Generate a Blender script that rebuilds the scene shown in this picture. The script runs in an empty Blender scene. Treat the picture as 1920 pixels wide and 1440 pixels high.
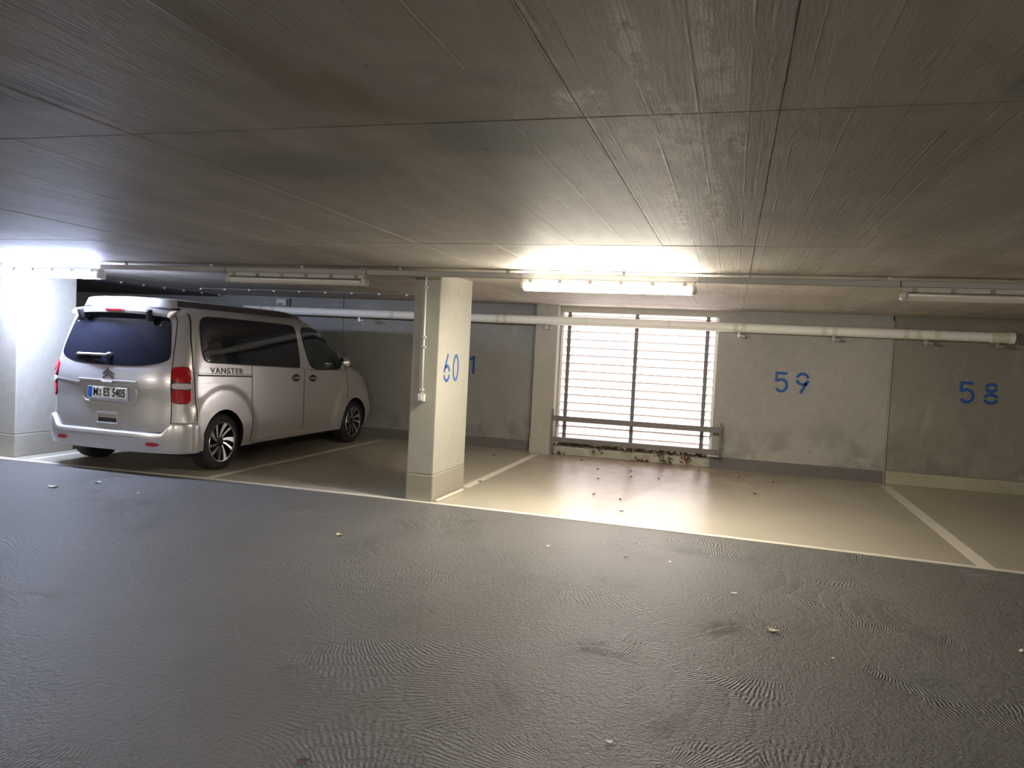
import bpy, bmesh, math, random
from mathutils import Vector, Matrix
from mathutils.bvhtree import BVHTree
from mathutils.geometry import delaunay_2d_cdt, intersect_point_tri_2d
S = bpy.context.scene
COL = S.collection
rnd = random.Random(7)
PI = math.pi

# ------------------------------------------------------------------ camera
cam = bpy.data.objects.new('camera', bpy.data.cameras.new('camera'))
COL.objects.link(cam)
cam.data.sensor_width = 36.0
cam.data.lens = 1431.0 / 1920.0 * 36.0
cam.data.clip_start = 0.05
cam.matrix_world = Matrix(((0.95913938, -0.06010004, 0.27647718, 0.0),
                           (0.27843032, 0.02683666, -0.96008143, 0.0),
                           (0.05028121, 0.99783154, 0.04247377, 1.6),
                           (0, 0, 0, 1)))
S.camera = cam

# ------------------------------------------------------------------ world: overcast daylight outside the louvres
W = bpy.data.worlds.new('overcast_sky'); S.world = W
W.use_nodes = True
bg = W.node_tree.nodes['Background']
bg.inputs[0].default_value = (1.0, 0.94, 0.955, 1)
bg.inputs[1].default_value = 6.0
LAMP_WARM = ((1.0, 0.92, 0.77), 140.0)
LAMP_COOL = ((0.60, 0.70, 1.0), 170.0)
LAMP_BACK = ((1.0, 0.92, 0.82), 150.0)
S.view_settings.view_transform = 'Standard'
S.view_settings.look = 'None'
S.view_settings.exposure = 0.87
S.view_settings.gamma = 1.0
S.view_settings.use_curve_mapping = False
S.cycles.use_denoising = True
S.cycles.max_bounces = 8
S.cycles.diffuse_bounces = 5
S.cycles.sample_clamp_indirect = 6.0
S.cycles.caustics_reflective = False
S.cycles.caustics_refractive = False

H = 2.37            # ceiling height
YW = 11.82          # back wall, right part
YL = 12.0           # back wall, left part (deeper bays)
YLAMP = 6.95
ZLAMP = 2.343

# ------------------------------------------------------------------ materials
def mat(name, color=(.5, .5, .5), rough=.6, metal=0.0, emit=None, strength=0.0, coat=0.0, spec=None):
    m = bpy.data.materials.new(name); m.use_nodes = True
    b = m.node_tree.nodes['Principled BSDF']
    b.inputs['Base Color'].default_value = (*color, 1)
    b.inputs['Roughness'].default_value = rough
    b.inputs['Metallic'].default_value = metal
    if coat: b.inputs['Coat Weight'].default_value = coat; b.inputs['Coat Roughness'].default_value = .06
    if spec is not None: b.inputs['Specular IOR Level'].default_value = spec
    if emit:
        b.inputs['Emission Color'].default_value = (*emit, 1)
        b.inputs['Emission Strength'].default_value = strength
    return m

class NT:
    """small node-graph helper"""
    def __init__(s, m):
        s.t = m.node_tree; s.n = s.t.nodes; s.l = s.t.links; s.b = s.n['Principled BSDF']
    def add(s, typ, **kw):
        n = s.n.new(typ)
        for k, v in kw.items(): setattr(n, k, v)
        return n
    def put(s, sock, v):
        if isinstance(v, bpy.types.NodeSocket): s.l.new(v, sock)
        elif isinstance(v, tuple) and len(v) == 3 and sock.type == 'RGBA': sock.default_value = (*v, 1)
        else: sock.default_value = v
    def math(s, op, a, b=None, c=None, clamp=False):
        n = s.add('ShaderNodeMath', operation=op); n.use_clamp = clamp
        s.put(n.inputs[0], a)
        if b is not None: s.put(n.inputs[1], b)
        if c is not None: s.put(n.inputs[2], c)
        return n.outputs[0]
    def vmath(s, op, a, b=None):
        n = s.add('ShaderNodeVectorMath', operation=op)
        s.put(n.inputs[0], a)
        if b is not None: s.put(n.inputs[1], b)
        return n.outputs['Value'] if op in ('LENGTH', 'DISTANCE', 'DOT_PRODUCT') else n.outputs[0]
    def pos(s, scale=None):
        g = s.add('ShaderNodeNewGeometry').outputs['Position']
        return g if scale is None else s.vmath('MULTIPLY', g, scale)
    def noise(s, vec, scale, detail=4.0, rough=.6, dist=0.0):
        n = s.add('ShaderNodeTexNoise')
        s.put(n.inputs['Vector'], vec)
        n.inputs['Scale'].default_value = scale; n.inputs['Detail'].default_value = detail
        n.inputs['Roughness'].default_value = rough; n.inputs['Distortion'].default_value = dist
        return n.outputs['Fac']
    def ramp(s, v, lo, hi, a=0.0, b=1.0):
        n = s.add('ShaderNodeMapRange'); n.clamp = True
        s.put(n.inputs[0], v)
        for i, x in enumerate((lo, hi, a, b)): n.inputs[1 + i].default_value = x
        return n.outputs[0]
    def mix(s, f, a, b):
        n = s.add('ShaderNodeMix', data_type='RGBA')
        s.put(n.inputs[0], f); s.put(n.inputs[6], a); s.put(n.inputs[7], b)
        return n.outputs[2]
    def bump(s, h, dist, strength=1.0, normal=None):
        n = s.add('ShaderNodeBump'); n.inputs['Strength'].default_value = strength
        n.inputs['Distance'].default_value = dist
        s.put(n.inputs['Height'], h)
        if normal is not None: s.put(n.inputs['Normal'], normal)
        return n.outputs[0]
    def color(s, v): s.put(s.b.inputs['Base Color'], v)
    def rough(s, v): s.put(s.b.inputs['Roughness'], v)
    def normal(s, v): s.put(s.b.inputs['Normal'], v)

def concrete(name, c1, c2, rough=.85, stain=None, bump=.003, spec=.3, big=.7):
    m = mat(name, c1, rough, spec=spec); g = NT(m)
    p = g.pos()
    a = g.ramp(g.noise(p, big, 5, .62, .4), .32, .68)
    col = g.mix(a, c1, c2)
    f = g.ramp(g.noise(p, 9, 5, .7), .35, .75)
    col = g.mix(g.math('MULTIPLY', f, .28), col, tuple(x * 1.3 for x in c2))
    pits = g.ramp(g.noise(p, 55, 2, .5), .66, .74)
    col = g.mix(g.math('MULTIPLY', pits, .35), col, tuple(x * .5 for x in c1))
    if stain: col = stain(g, p, col)
    g.color(col)
    n1 = g.bump(g.noise(p, 14, 6, .7), bump)
    g.normal(g.bump(g.math('MULTIPLY', pits, -1.0), .002, 1, n1))
    return m

def sep(g, p):
    n = g.add('ShaderNodeSeparateXYZ'); g.put(n.inputs[0], p)
    return n.outputs[0], n.outputs[1], n.outputs[2]
def comb(g, x, y, z=0.0):
    n = g.add('ShaderNodeCombineXYZ')
    for i, v in enumerate((x, y, z)): g.put(n.inputs[i], v)
    return n.outputs[0]

def ceiling_mat():
    m = mat('board_marked_concrete', (.3, .28, .25), .6, spec=.4); g = NT(m)
    p = g.pos(); x, y, z = sep(g, p)
    MU = lambda a, b: g.math('MULTIPLY', a, b)
    # boards about 15 cm wide, their edges wobbling a little
    xw = g.math('ADD', x, MU(g.math('SUBTRACT', g.noise(p, 1.6, 3), .5), .014))
    row = g.math('SNAP', g.math('ADD', y, 0.38), 2.85)
    wn = g.add('ShaderNodeTexWhiteNoise', noise_dimensions='2D')
    g.put(wn.inputs['Vector'], comb(g, g.math('SNAP', xw, .15), row))
    bval = wn.outputs['Value']
    fr = g.math('FRACT', g.math('DIVIDE', xw, .15))
    edge = g.ramp(g.math('ABSOLUTE', g.math('SUBTRACT', fr, .5)), .462, .495)
    edge = MU(edge, g.ramp(g.noise(comb(g, MU(x, 6.0), MU(y, 1.1)), 1.0, 3), .42, .6))
    coarse = g.noise(comb(g, MU(x, 3.2), MU(y, .5)), 1.0, 5, .6, .5)
    streak = g.noise(comb(g, MU(x, 14.0), MU(y, 1.3)), 1.0, 6, .72, .5)
    blot = g.noise(p, 2.6, 6, .68, .6)
    fine = g.noise(comb(g, MU(x, 60.0), MU(y, 18.0)), 1.0, 4, .65)
    col = g.mix(g.ramp(g.noise(p, .5, 5, .6, .6), .33, .67), (.52, .468, .42), (.66, .615, .545))
    col = g.mix(g.ramp(coarse, .35, .7, 0, .5), col, (.30, .27, .235))
    col = g.mix(g.ramp(g.noise(g.vmath('ADD', p, (7, 3, 0)), .7, 4, .6, .8), .55, .75, 0, .5), col, (.30, .245, .15))
    col = g.mix(g.ramp(g.noise(g.vmath('ADD', p, (1, 13, 0)), .8, 4, .6, .8), .56, .74, 0, .45), col, (.27, .305, .275))
    col = g.mix(MU(bval, .14), col, (.20, .175, .15))
    col = g.mix(g.ramp(blot, .55, .75, 0, .3), col, (.52, .48, .42))
    col = g.mix(g.ramp(blot, .25, .42, .4, 0), col, (.2, .175, .15))
    col = g.mix(g.ramp(streak, .58, .8, 0, .26), col, (.60, .56, .50))
    def ell(cx, cy, rx, ry, r0=.5):
        dx = g.math('DIVIDE', g.math('SUBTRACT', x, cx), rx); dy = g.math('DIVIDE', g.math('SUBTRACT', y, cy), ry)
        r = g.math('SQRT', g.math('ADD', MU(dx, dx), MU(dy, dy)))
        return g.ramp(r, r0, 1.15, 1, 0)
    def many(L):
        k = None
        for e in L:
            q = ell(*e); k = q if k is None else g.math('MAXIMUM', k, q)
        return k
    # olive stain tongue, darker greenish patches behind the joint
    col = g.mix(MU(many([(-1.31, 1.85, .12, .55), (-1.2, 2.15, .1, .3)]), .45), col, (.25, .195, .09))
    col = g.mix(MU(many([(-.85, 2.7, .35, .28), (.72, 2.32, .08, .14), (-2.3, 2.0, .25, .2), (-1.9, 3.0, .5, .3)]), .5), col, (.20, .25, .22))
    # pale scoured lime patches with comb marks
    patch = many([(-.22, 2.83, .115, .46), (-.22, 2.55, .11, .2), (-.385, 2.8, .05, .3), (-.08, 2.2, .055, .3), (-.11, 1.95, .03, .5), (-.29, 1.95, .035, .4), (-.46, 2.28, .05, .12), (-.53, 2.3, .05, .12), (-.05, 2.85, .06, .3), (-.33, 3.9, .08, .7), (-.13, 3.9, .06, .9)])
    lines = g.ramp(g.math('SINE', MU(g.math('ADD', x, MU(streak, .012)), 560.0)), -.3, .5)
    brk = g.ramp(g.noise(comb(g, MU(x, 10.0), MU(y, 6.0)), 1.0, 6, .8), .45, .53)
    pm = MU(patch, MU(brk, g.math('ADD', .4, MU(lines, .6))))
    
    # long seams with lime bloom that run back to the lamp
    for sx, wd, dk in ((-.505, .012, 0), (-.30, .007, 0), (-.135, .007, 0), (-.76, .006, 0), (.09, .005, 1), (.045, .006, 0)):
        d = g.math('ABSOLUTE', g.math('SUBTRACT', g.math('ADD', x, MU(g.math('SUBTRACT', g.noise(comb(g, 0.0, MU(y, 1.0), 3.0 + sx), 3.0, 4), .5), .022)), sx))
        k = MU(g.ramp(d, wd * .35, wd, 1, 0), g.ramp(g.noise(comb(g, sx, y), 2.2, 4, .7), .4, .55))
        col = g.mix(MU(k, .75), col, (.10, .085, .07) if dk else (.72, .67, .58))
        if not dk:
            k2 = MU(g.ramp(g.math('ABSOLUTE', g.math('SUBTRACT', d, wd * 1.2)), 0, wd * .5, 1, 0), g.ramp(g.noise(comb(g, sx + 5, y), 2.0, 4, .7), .42, .6))
            col = g.mix(MU(k2, .6), col, (.11, .095, .08))
    pk = g.ramp(g.noise(comb(g, MU(x, 13.0), MU(y, 7.0)), 1.0, 2, .5), .73, .77)
    col = g.mix(MU(pk, .6), col, (.12, .10, .085))
    col = g.mix(MU(edge, .28), col, (.2, .175, .15))
    col = g.mix(pm, col, (.95, .89, .78))
    g.color(col)
    n1 = g.bump(bval, .003, 1.0)
    n2 = g.bump(coarse, .006, .8, n1)
    n2 = g.bump(streak, .004, 1.0, n2)
    n2 = g.bump(edge, .0012, 1.0, n2)
    g.normal(g.bump(fine, .0015, 1.0, n2))
    return m

def asphalt_mat():
    m = mat('brushed_grey_coating', (.1, .1, .1), .38, spec=.9); g = NT(m)
    p = g.pos()
    pw = g.vmath('ADD', p, g.vmath('MULTIPLY', comb(g, g.noise(p, .9, 2), g.noise(g.vmath('ADD', p, (5, 9, 0)), .9, 2)), (.35, .35, 0)))
    v = g.add('ShaderNodeTexVoronoi'); v.voronoi_dimensions = '2D'; v.inputs['Scale'].default_value = .85
    g.put(v.inputs['Vector'], pw)
    d = g.vmath('SUBTRACT', pw, v.outputs['Position'])
    dx, dy, dz = sep(g, d)
    th = g.math('ARCTAN2', dy, dx)
    r = g.vmath('LENGTH', d)
    ns = g.noise(p, 9, 3, .6)
    # trowel combs: short ridges that radiate from the sweep centre, broken into arcs
    rb = g.math('ADD', g.math('MULTIPLY', r, 7.5), g.math('MULTIPLY', ns, .55))
    wn = g.add('ShaderNodeTexWhiteNoise', noise_dimensions='4D'); g.put(wn.inputs['Vector'], v.outputs['Position']); g.put(wn.inputs['W'], g.math('FLOOR', rb))
    ph = g.math('MULTIPLY', wn.outputs['Value'], 6.28)
    comb1 = g.math('SINE', g.math('ADD', g.math('MULTIPLY', th, 170.0), g.math('ADD', ph, g.math('MULTIPLY', ns, 10.0))))
    tri = g.math('ABSOLUTE', g.math('SUBTRACT', g.math('FRACT', rb), .5))
    amask = g.ramp(tri, .5, .3)
    rmask = g.math('MULTIPLY', g.ramp(r, .25, .45), g.ramp(g.noise(p, 1.0, 3, .6), .43, .6, .06, 1))
    ridge = g.math('MULTIPLY', g.math('MULTIPLY', g.math('ADD', comb1, 1.0), .5), g.math('MULTIPLY', amask, rmask))
    grain = g.noise(p, 95, 3, .7)
    crumb = g.noise(p, 33, 4, .8)
    worm = g.noise(g.vmath('ADD', p, g.vmath('MULTIPLY', comb(g, g.noise(p, 14, 2), g.noise(g.vmath('ADD', p, (3, 3, 0)), 14, 2)), (.08, .08, 0))), 46, 2, .5)
    cloud = g.noise(p, .5, 5, .6, .4)
    col = g.mix(g.ramp(cloud, .3, .7), (.105, .100, .094), (.148, .142, .132))
    col = g.mix(g.ramp(ridge, .3, 1.0, 0, .25), col, (.30, .29, .27))
    col = g.mix(g.ramp(crumb, .55, .8, 0, .35), col, (.26, .25, .235))
    g.color(col)
    hgt = g.math('MULTIPLY', ridge, .014)
    hgt = g.math('ADD', hgt, g.math('MULTIPLY', crumb, .026))
    hgt = g.math('ADD', hgt, g.math('MULTIPLY', g.ramp(worm, .4, .65), .006))
    hgt = g.math('ADD', hgt, g.math('MULTIPLY', grain, .003))
    g.normal(g.bump(hgt, 1.0, 1.0))
    return m

def bay_mat():
    m = mat('cream_floor_coating', (.5, .46, .38), .32, spec=.5); g = NT(m)
    p = g.pos(); x, y, z = sep(g, p)
    cloud = g.ramp(g.noise(p, .8, 5, .6, .5), .3, .7)
    col = g.mix(cloud, (.40, .365, .285), (.475, .435, .35))
    # dirt blown in under the louvres
    near = g.math('MULTIPLY', g.ramp(y, 8.7, 11.3, 0, 1), g.math('MULTIPLY', g.ramp(x, -3.4, -2.3), g.ramp(x, 1.8, -.2)))
    dirt = g.math('MULTIPLY', near, g.ramp(g.noise(p, 2.6, 5, .65, .5), .36, .62))
    col = g.mix(g.math('MULTIPLY', dirt, .85), col, (.24, .155, .105))
    spots = g.math('MULTIPLY', g.ramp(g.noise(p, 12, 3, .6), .60, .64), g.math('MULTIPLY', g.ramp(y, 9.0, 11.5, .0, .8), g.ramp(x, -4.5, -2.5, .1, 1)))
    tri = g.math('MULTIPLY', g.ramp(g.math('SUBTRACT', g.math('ABSOLUTE', g.math('ADD', x, 1.25)), g.ramp(y, 8.1, 10.3, .11, .6)), .06, -.06), g.math('MULTIPLY', g.ramp(y, 7.35, 7.9), g.ramp(y, 10.9, 10.5)))  # dark Y gap between the window's floor reflections, painted into the colour
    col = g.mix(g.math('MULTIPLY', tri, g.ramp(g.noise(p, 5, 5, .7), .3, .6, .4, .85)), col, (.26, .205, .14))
    col = g.mix(spots, col, (.12, .085, .06))
    g.color(col)
    g.normal(g.bump(g.noise(p, 26, 4, .6), .0015, .7))
    return m

def wall_stain(g, p, col):
    x, y, z = sep(g, p)
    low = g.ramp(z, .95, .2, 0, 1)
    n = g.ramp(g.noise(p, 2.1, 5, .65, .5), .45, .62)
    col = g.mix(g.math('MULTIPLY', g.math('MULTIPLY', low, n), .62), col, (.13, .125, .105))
    n2 = g.ramp(g.noise(comb(g, g.math('MULTIPLY', x, 3.0), z, 0.0), 1.6, 5, .7, .2), .56, .75)
    return g.mix(g.math('MULTIPLY', n2, .3), col, (.52, .5, .45))

M = dict(
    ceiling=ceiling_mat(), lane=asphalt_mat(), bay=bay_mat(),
    wall=concrete('wall_concrete', (.31, .302, .28), (.375, .362, .33), stain=wall_stain),
    wallB=concrete('darker_wall_concrete', (.225, .212, .182), (.28, .265, .225), stain=wall_stain),
    wallL=concrete('grey_wall_concrete', (.235, .232, .222), (.285, .28, .265), stain=wall_stain),
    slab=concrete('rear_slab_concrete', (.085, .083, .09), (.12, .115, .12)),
    pillar=concrete('pale_painted_concrete', (.36, .348, .30), (.41, .397, .34), rough=.7, bump=.002),
    pillar_base=concrete('beige_plinth_paint', (.31, .287, .235), (.345, .323, .262), rough=.6, bump=.002),
    pilaster=concrete('pilaster_concrete', (.34, .327, .285), (.385, .367, .315)),
    plinth=concrete('dark_plinth_paint', (.125, .115, .11), (.15, .138, .13), rough=.6),
    curb=concrete('raw_curb_concrete', (.33, .31, .225), (.40, .375, .285)),
    sill=concrete('mossy_sill', (.46, .45, .39), (.28, .27, .21), big=5),
    paving=concrete('pale_paving', (.62, .6, .57), (.68, .66, .62)),
    paint=concrete('line_paint', (.66, .62, .53), (.72, .68, .58), rough=.5),
    blue=mat('blue_stencil_paint', (.012, .085, .32), .6),
    steel=mat('galvanised_steel', (.40, .37, .36), .45, .6),
    rail=mat('weathered_rail_steel', (.15, .135, .13), .55, .2),
    slat=mat('pale_slat', (.84, .78, .78), .5),
    duct=mat('grey_tray', (.36, .35, .33), .5, .3),
    white=mat('white_jacket', (.84, .83, .78), .45),
    band=mat('ivory_band', (.68, .66, .54), .5),
    plastic=mat('grey_white_plastic', (.60, .59, .54), .4),
    clip=mat('clip_steel', (.2, .19, .18), .4, .5),
    clip_white=mat('white_fixing', (.85, .85, .85), .4),
    unlit=mat('unlit_diffuser', (.78, .75, .66), .25, coat=.3),
    back=mat('lit_tube_neutral', (.9, .9, .9), .4, emit=LAMP_BACK[0], strength=LAMP_BACK[1]),
    warm=mat('lit_tube_warm', (.9, .9, .9), .4, emit=LAMP_WARM[0], strength=LAMP_WARM[1]),
    cool=mat('lit_tube_cool', (.9, .9, .9), .4, emit=LAMP_COOL[0], strength=LAMP_COOL[1]),
    black=mat('black_rubber', (.012, .012, .013), .6),
    tyre=mat('tyre_rubber', (.016, .016, .017), .75),
    seal=mat('dark_seal', (.02, .02, .021), .5),
    glass=mat('tinted_glass', (.010, .011, .018), .04, spec=.55),
    glassF=mat('green_tinted_glass', (.022, .030, .030), .04, spec=.55),
    roof_side=mat('dark_roof_side', (.07, .065, .065), .35, .3),
    emblem=mat('shaded_chrome', (.24, .22, .23), .25, .8),
    chrome=mat('chrome', (.8, .8, .8), .12, 1.0),
    alloy=mat('machined_alloy', (.72, .72, .70), .28, 1.0),
    alloy_dark=mat('dark_alloy', (.03, .03, .032), .4, .6),
    red=mat('red_lens', (.42, .006, .015), .10, coat=.6),
    clear=mat('clear_lens', (.62, .56, .60), .1, coat=.6),
    plate=mat('plate_white', (.78, .78, .70), .4),
    holder=mat('plate_holder', (.55, .6, .75), .4),
    eu=mat('plate_blue', (.01, .09, .45), .4),
    ink=mat('ink_black', (.012, .012, .012), .5),
    letter=mat('grey_lettering', (.14, .13, .13), .4),
    letter_pale=mat('pale_grey_lettering', (.36, .38, .40), .4),
    leaf=mat('pale_dry_leaf', (.66, .58, .42), .7),
    leaf_crumb=mat('dark_leaf_crumb', (.075, .045, .03), .8),
    leaf_brown=mat('brown_dry_leaf', (.16, .06, .04), .8),
    leaf_moss=mat('mossy_litter', (.13, .12, .035), .9),
    paper=mat('white_scrap', (.85, .84, .80), .7),
)
def silver():
    m = mat('silver_paint', (.60, .585, .58), .28, .58, coat=1.0); g = NT(m)
    return m
M['silver'] = silver()

# ------------------------------------------------------------------ mesh helpers
class MB:
    def __init__(s): s.bm = bmesh.new()
    def box(s, c, d, rot=None, bev=0.0, seg=1):
        r = bmesh.ops.create_cube(s.bm, size=1.0)
        vs = r['verts']
        for v in vs: v.co = Vector((v.co.x * d[0], v.co.y * d[1], v.co.z * d[2]))
        if bev:
            es = list({e for v in vs for e in v.link_edges})
            o = bmesh.ops.bevel(s.bm, geom=es, offset=bev, segments=seg, affect='EDGES', profile=.5)
            vs = list({v for f in o['faces'] for v in f.verts} | {v for v in vs if v.is_valid})
        mx = Matrix.Translation(c)
        if rot is not None: mx = mx @ rot
        for v in vs: v.co = mx @ v.co
        return s
    def span(s, a, b, bev=0.0, seg=1):
        a, b = Vector(a), Vector(b)
        return s.box((a + b) / 2, [abs(b[i] - a[i]) for i in range(3)], bev=bev, seg=seg)
    def cyl(s, p0, p1, r, n=20, r2=None, cap=True):
        p0, p1 = Vector(p0), Vector(p1); d = p1 - p0
        mx = Matrix.Translation((p0 + p1) / 2) @ d.to_track_quat('Z', 'Y').to_matrix().to_4x4()
        bmesh.ops.create_cone(s.bm, cap_ends=cap, segments=n, radius1=r, radius2=r if r2 is None else r2, depth=d.length, matrix=mx)
        return s
    def ball(s, c, r, sc=(1, 1, 1), u=16, v=10):
        mx = Matrix.Translation(c) @ Matrix.Diagonal((*sc, 1))
        bmesh.ops.create_uvsphere(s.bm, u_segments=u, v_segments=v, radius=r, matrix=mx)
        return s
    def tube(s, pts, r, n=8, closed=False):
        pts = [Vector(p) for p in pts]; k = len(pts); rings = []
        for i, p in enumerate(pts):
            a = pts[i - 1] if (i or closed) else p
            b = pts[(i + 1) % k] if (i < k - 1 or closed) else p
            q = (b - a).to_track_quat('Z', 'Y')
            rings.append([s.bm.verts.new(p + q @ Vector((r * math.cos(2 * PI * j / n), r * math.sin(2 * PI * j / n), 0))) for j in range(n)])
        for i in range(k if closed else k - 1):
            A, B = rings[i], rings[(i + 1) % k]
            for j in range(n): s.bm.faces.new((A[j], A[(j + 1) % n], B[(j + 1) % n], B[j]))
        if not closed:
            s.bm.faces.new(rings[0][::-1]); s.bm.faces.new(rings[-1])
        return s
    def poly(s, pts, z0, z1):
        """prism over a plan polygon"""
        a = [s.bm.verts.new((p[0], p[1], z0)) for p in pts]; b = [s.bm.verts.new((p[0], p[1], z1)) for p in pts]
        k = len(pts)
        s.bm.faces.new(a[::-1]); s.bm.faces.new(b)
        for i in range(k): s.bm.faces.new((a[i], a[(i + 1) % k], b[(i + 1) % k], b[i]))
        return s
    def lathe(s, prof, axis='X', n=48, closed=False):
        """revolve (r, h) profile about an axis through the origin"""
        rings = []
        for r, h in prof:
            ring = []
            for j in range(n):
                a = 2 * PI * j / n; c, d = r * math.cos(a), r * math.sin(a)
                ring.append(s.bm.verts.new((h, c, d) if axis == 'X' else (c, d, h)))
            rings.append(ring)
        m = len(rings)
        for i in range(m if closed else m - 1):
            A, B = rings[i], rings[(i + 1) % m]
            for j in range(n): s.bm.faces.new((A[j], A[(j + 1) % n], B[(j + 1) % n], B[j]))
        return s
    def make(s, name, material, parent=None, smooth=False, angle=None):
        bmesh.ops.recalc_face_normals(s.bm, faces=s.bm.faces[:])
        me = bpy.data.meshes.new(name); s.bm.to_mesh(me); s.bm.free()
        return link(name, me, material, parent, smooth, angle)

def link(name, me, material, parent=None, smooth=False, angle=None):
    if material is not None and not me.materials: me.materials.append(material)
    if smooth or angle:
        for f in me.polygons: f.use_smooth = True
        if angle: me.set_sharp_from_angle(angle=math.radians(angle))
    o = bpy.data.objects.new(name, me); COL.objects.link(o)
    if parent is not None: o.parent = parent
    return o
def empty(name, loc, rz=0.0):
    o = bpy.data.objects.new(name, None); COL.objects.link(o)
    o.location = loc; o.rotation_euler = (0, 0, rz); o.empty_display_size = .1
    return o
def tag(o, label, cat, group=None):
    o['label'] = label; o['category'] = cat
    if group: o['group'] = group
    return o
def struct(o): o['kind'] = 'structure'; return o
def text_mesh(txt, size, extrude=.001, spacing=1.0, bold=0.0, sx=1.0):
    c = bpy.data.curves.new('lettering', 'FONT'); c.body = txt; c.size = size; c.extrude = extrude
    c.align_x = 'CENTER'; c.align_y = 'CENTER'; c.space_character = spacing; c.offset = bold; c.resolution_u = 3
    o = bpy.data.objects.new('lettering', c); COL.objects.link(o)
    me = bpy.data.meshes.new_from_object(o.evaluated_get(bpy.context.evaluated_depsgraph_get()))
    bpy.data.objects.remove(o); bpy.data.curves.remove(c)
    for v in me.vertices: v.co.x *= sx
    me.materials.clear()
    return me

# ------------------------------------------------------------------ floor
XL, XR, YB = -15.0, 5.6, -7.0
EDGE = [(-15, 6.95), (-8.6, 7.11), (-7, 7.2), (-5.4, 7.27), (-3.6, 7.29), (-2, 7.28), (0, 7.23), (2.1, 7.14), (3.5, 7.05), (5.6, 6.9)]
floor = struct(MB().poly([(XL, YB), (XR, YB)] + EDGE[::-1], -.12, 0.0).make('floor', M['lane']))
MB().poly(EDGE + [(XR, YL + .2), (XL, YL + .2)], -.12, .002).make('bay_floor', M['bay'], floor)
def stripe(a, b, w, name='line_marking', z=.0045):
    a, b = Vector((a[0], a[1])), Vector((b[0], b[1])); n = (b - a).normalized(); n = Vector((-n.y, n.x)) * w / 2
    return MB().poly([a - n, b - n, b + n, a + n], .0, z).make(name, M['paint'], floor)
top = [(x, y - .035) for x, y in EDGE]; bot = [(x, y + .035) for x, y in EDGE]
MB().poly(top + bot[::-1], 0.0, .0042).make('edge_line_marking', M['paint'], floor)
stripe((-5.62, 7.3), (-5.62, 11.72), .09)
stripe((-2.90, 8.32), (-2.90, 11.62), .10)
stripe((2.13, 7.14), (2.12, 11.55), .125)
stripe((-8.1, 7.25), (-8.1, 11.7), .09)

# ------------------------------------------------------------------ ceiling: slab with the imprint of each shuttering panel
ceiling = struct(MB().span((XL, YB, H + .03), (XR, YL + .2, H + .2)).make('ceiling', M['ceiling']))
ys = [-6.08, -3.23, -.38, 2.47, 5.3, 8.15, 11.0, YL + .1]
xs = [-9.1 + .0] + [.09 + .6 * k for k in range(-15, 10)]
for j in range(len(ys) - 1):
    for i in range(len(xs) - 1):
        dz = rnd.uniform(-.001, .001) + (.0012 if j % 2 else 0)
        gx = .0006
        MB().span((xs[i] + gx, ys[j] + .005, H + dz), (xs[i + 1] - gx, ys[j + 1] - .005, H + .05), bev=.0016).make('shuttering_panel', M['ceiling'], ceiling)
# the darker rear-left slab
MB().span((XL, 7.9, H - .035), (-9.13, YL + .1, H + .05)).make('rear_slab', M['slab'], ceiling)
MB().span((XL, YB, H), (-9.13, 7.88, H + .05)).make('side_slab', M['ceiling'], ceiling)

# ------------------------------------------------------------------ walls
wall = struct(MB().span((XL, YL + .06, 0), (-3.06, YL + .3, H + .05)).make('wall_back', M['wallL']))
def panel(x0, x1, y, m, parent, z0=0.0, z1=H + .02):
    return MB().span((x0, y, z0), (x1, y + .16, z1), bev=.004).make('wall_panel', m, parent)
panel(-6.575, -3.045, YL, M['wallL'], wall); panel(-10.6, -6.585, YL, M['wallL'], wall); panel(XL, -10.61, YL, M['wallL'], wall)
wr = struct(MB().span((-.22, YW + .08, 0), (XR, YL + .3, H + .05)).make('wall_right_back', M['wall'])); wr.name = 'wall_back_right'
panel(-.24, 2.128, YW, M['wall'], wr)
panel(2.148, XR, YW + .015, M['wallB'], wr)
MB().span((2.129, YW - .004, .0), (2.147, YW + .05, 2.3)).make('joint_filler', M['pilaster'], wr)
MB().span((2.16, YW - .05, 0), (XR, YW + .05, .185), bev=.012, seg=2).make('concrete_curb', M['curb'], wr)
struct(MB().span((-.26, YW - .014, 0), (2.126, YW + .02, .175)).make('baseboard_back_right', M['plinth']))
struct(MB().span((-10.6, YL - .014, 0), (-3.05, YL + .02, .165)).make('baseboard_back', M['plinth']))
struct(MB().span((XL - .2, YB, 0), (XL, YL + .3, H + .05)).make('wall_left', M['wall']))
struct(MB().span((XR, YB, 0), (XR + .2, YL + .3, H + .05)).make('wall_right', M['wall']))
struct(MB().span((XL, YB - .2, 0), (XR, YB, H + .05)).make('wall_front', M['wall']))
# pilaster left of the louvred opening
pil = struct(MB().span((-3.04, 11.74, 0), (-2.68, YL + .3, H + .02), bev=.008).make('trim_1', M['pilaster']))
MB().span((-3.046, 11.733, 0), (-2.674, 11.80, .24), bev=.004).make('plinth_paint', M['pilaster'], pil)
# outside ground
struct(MB().span((-14, YL + .3, -.25), (10, 40, -.1)).make('floor_courtyard', M['paving']))

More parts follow.
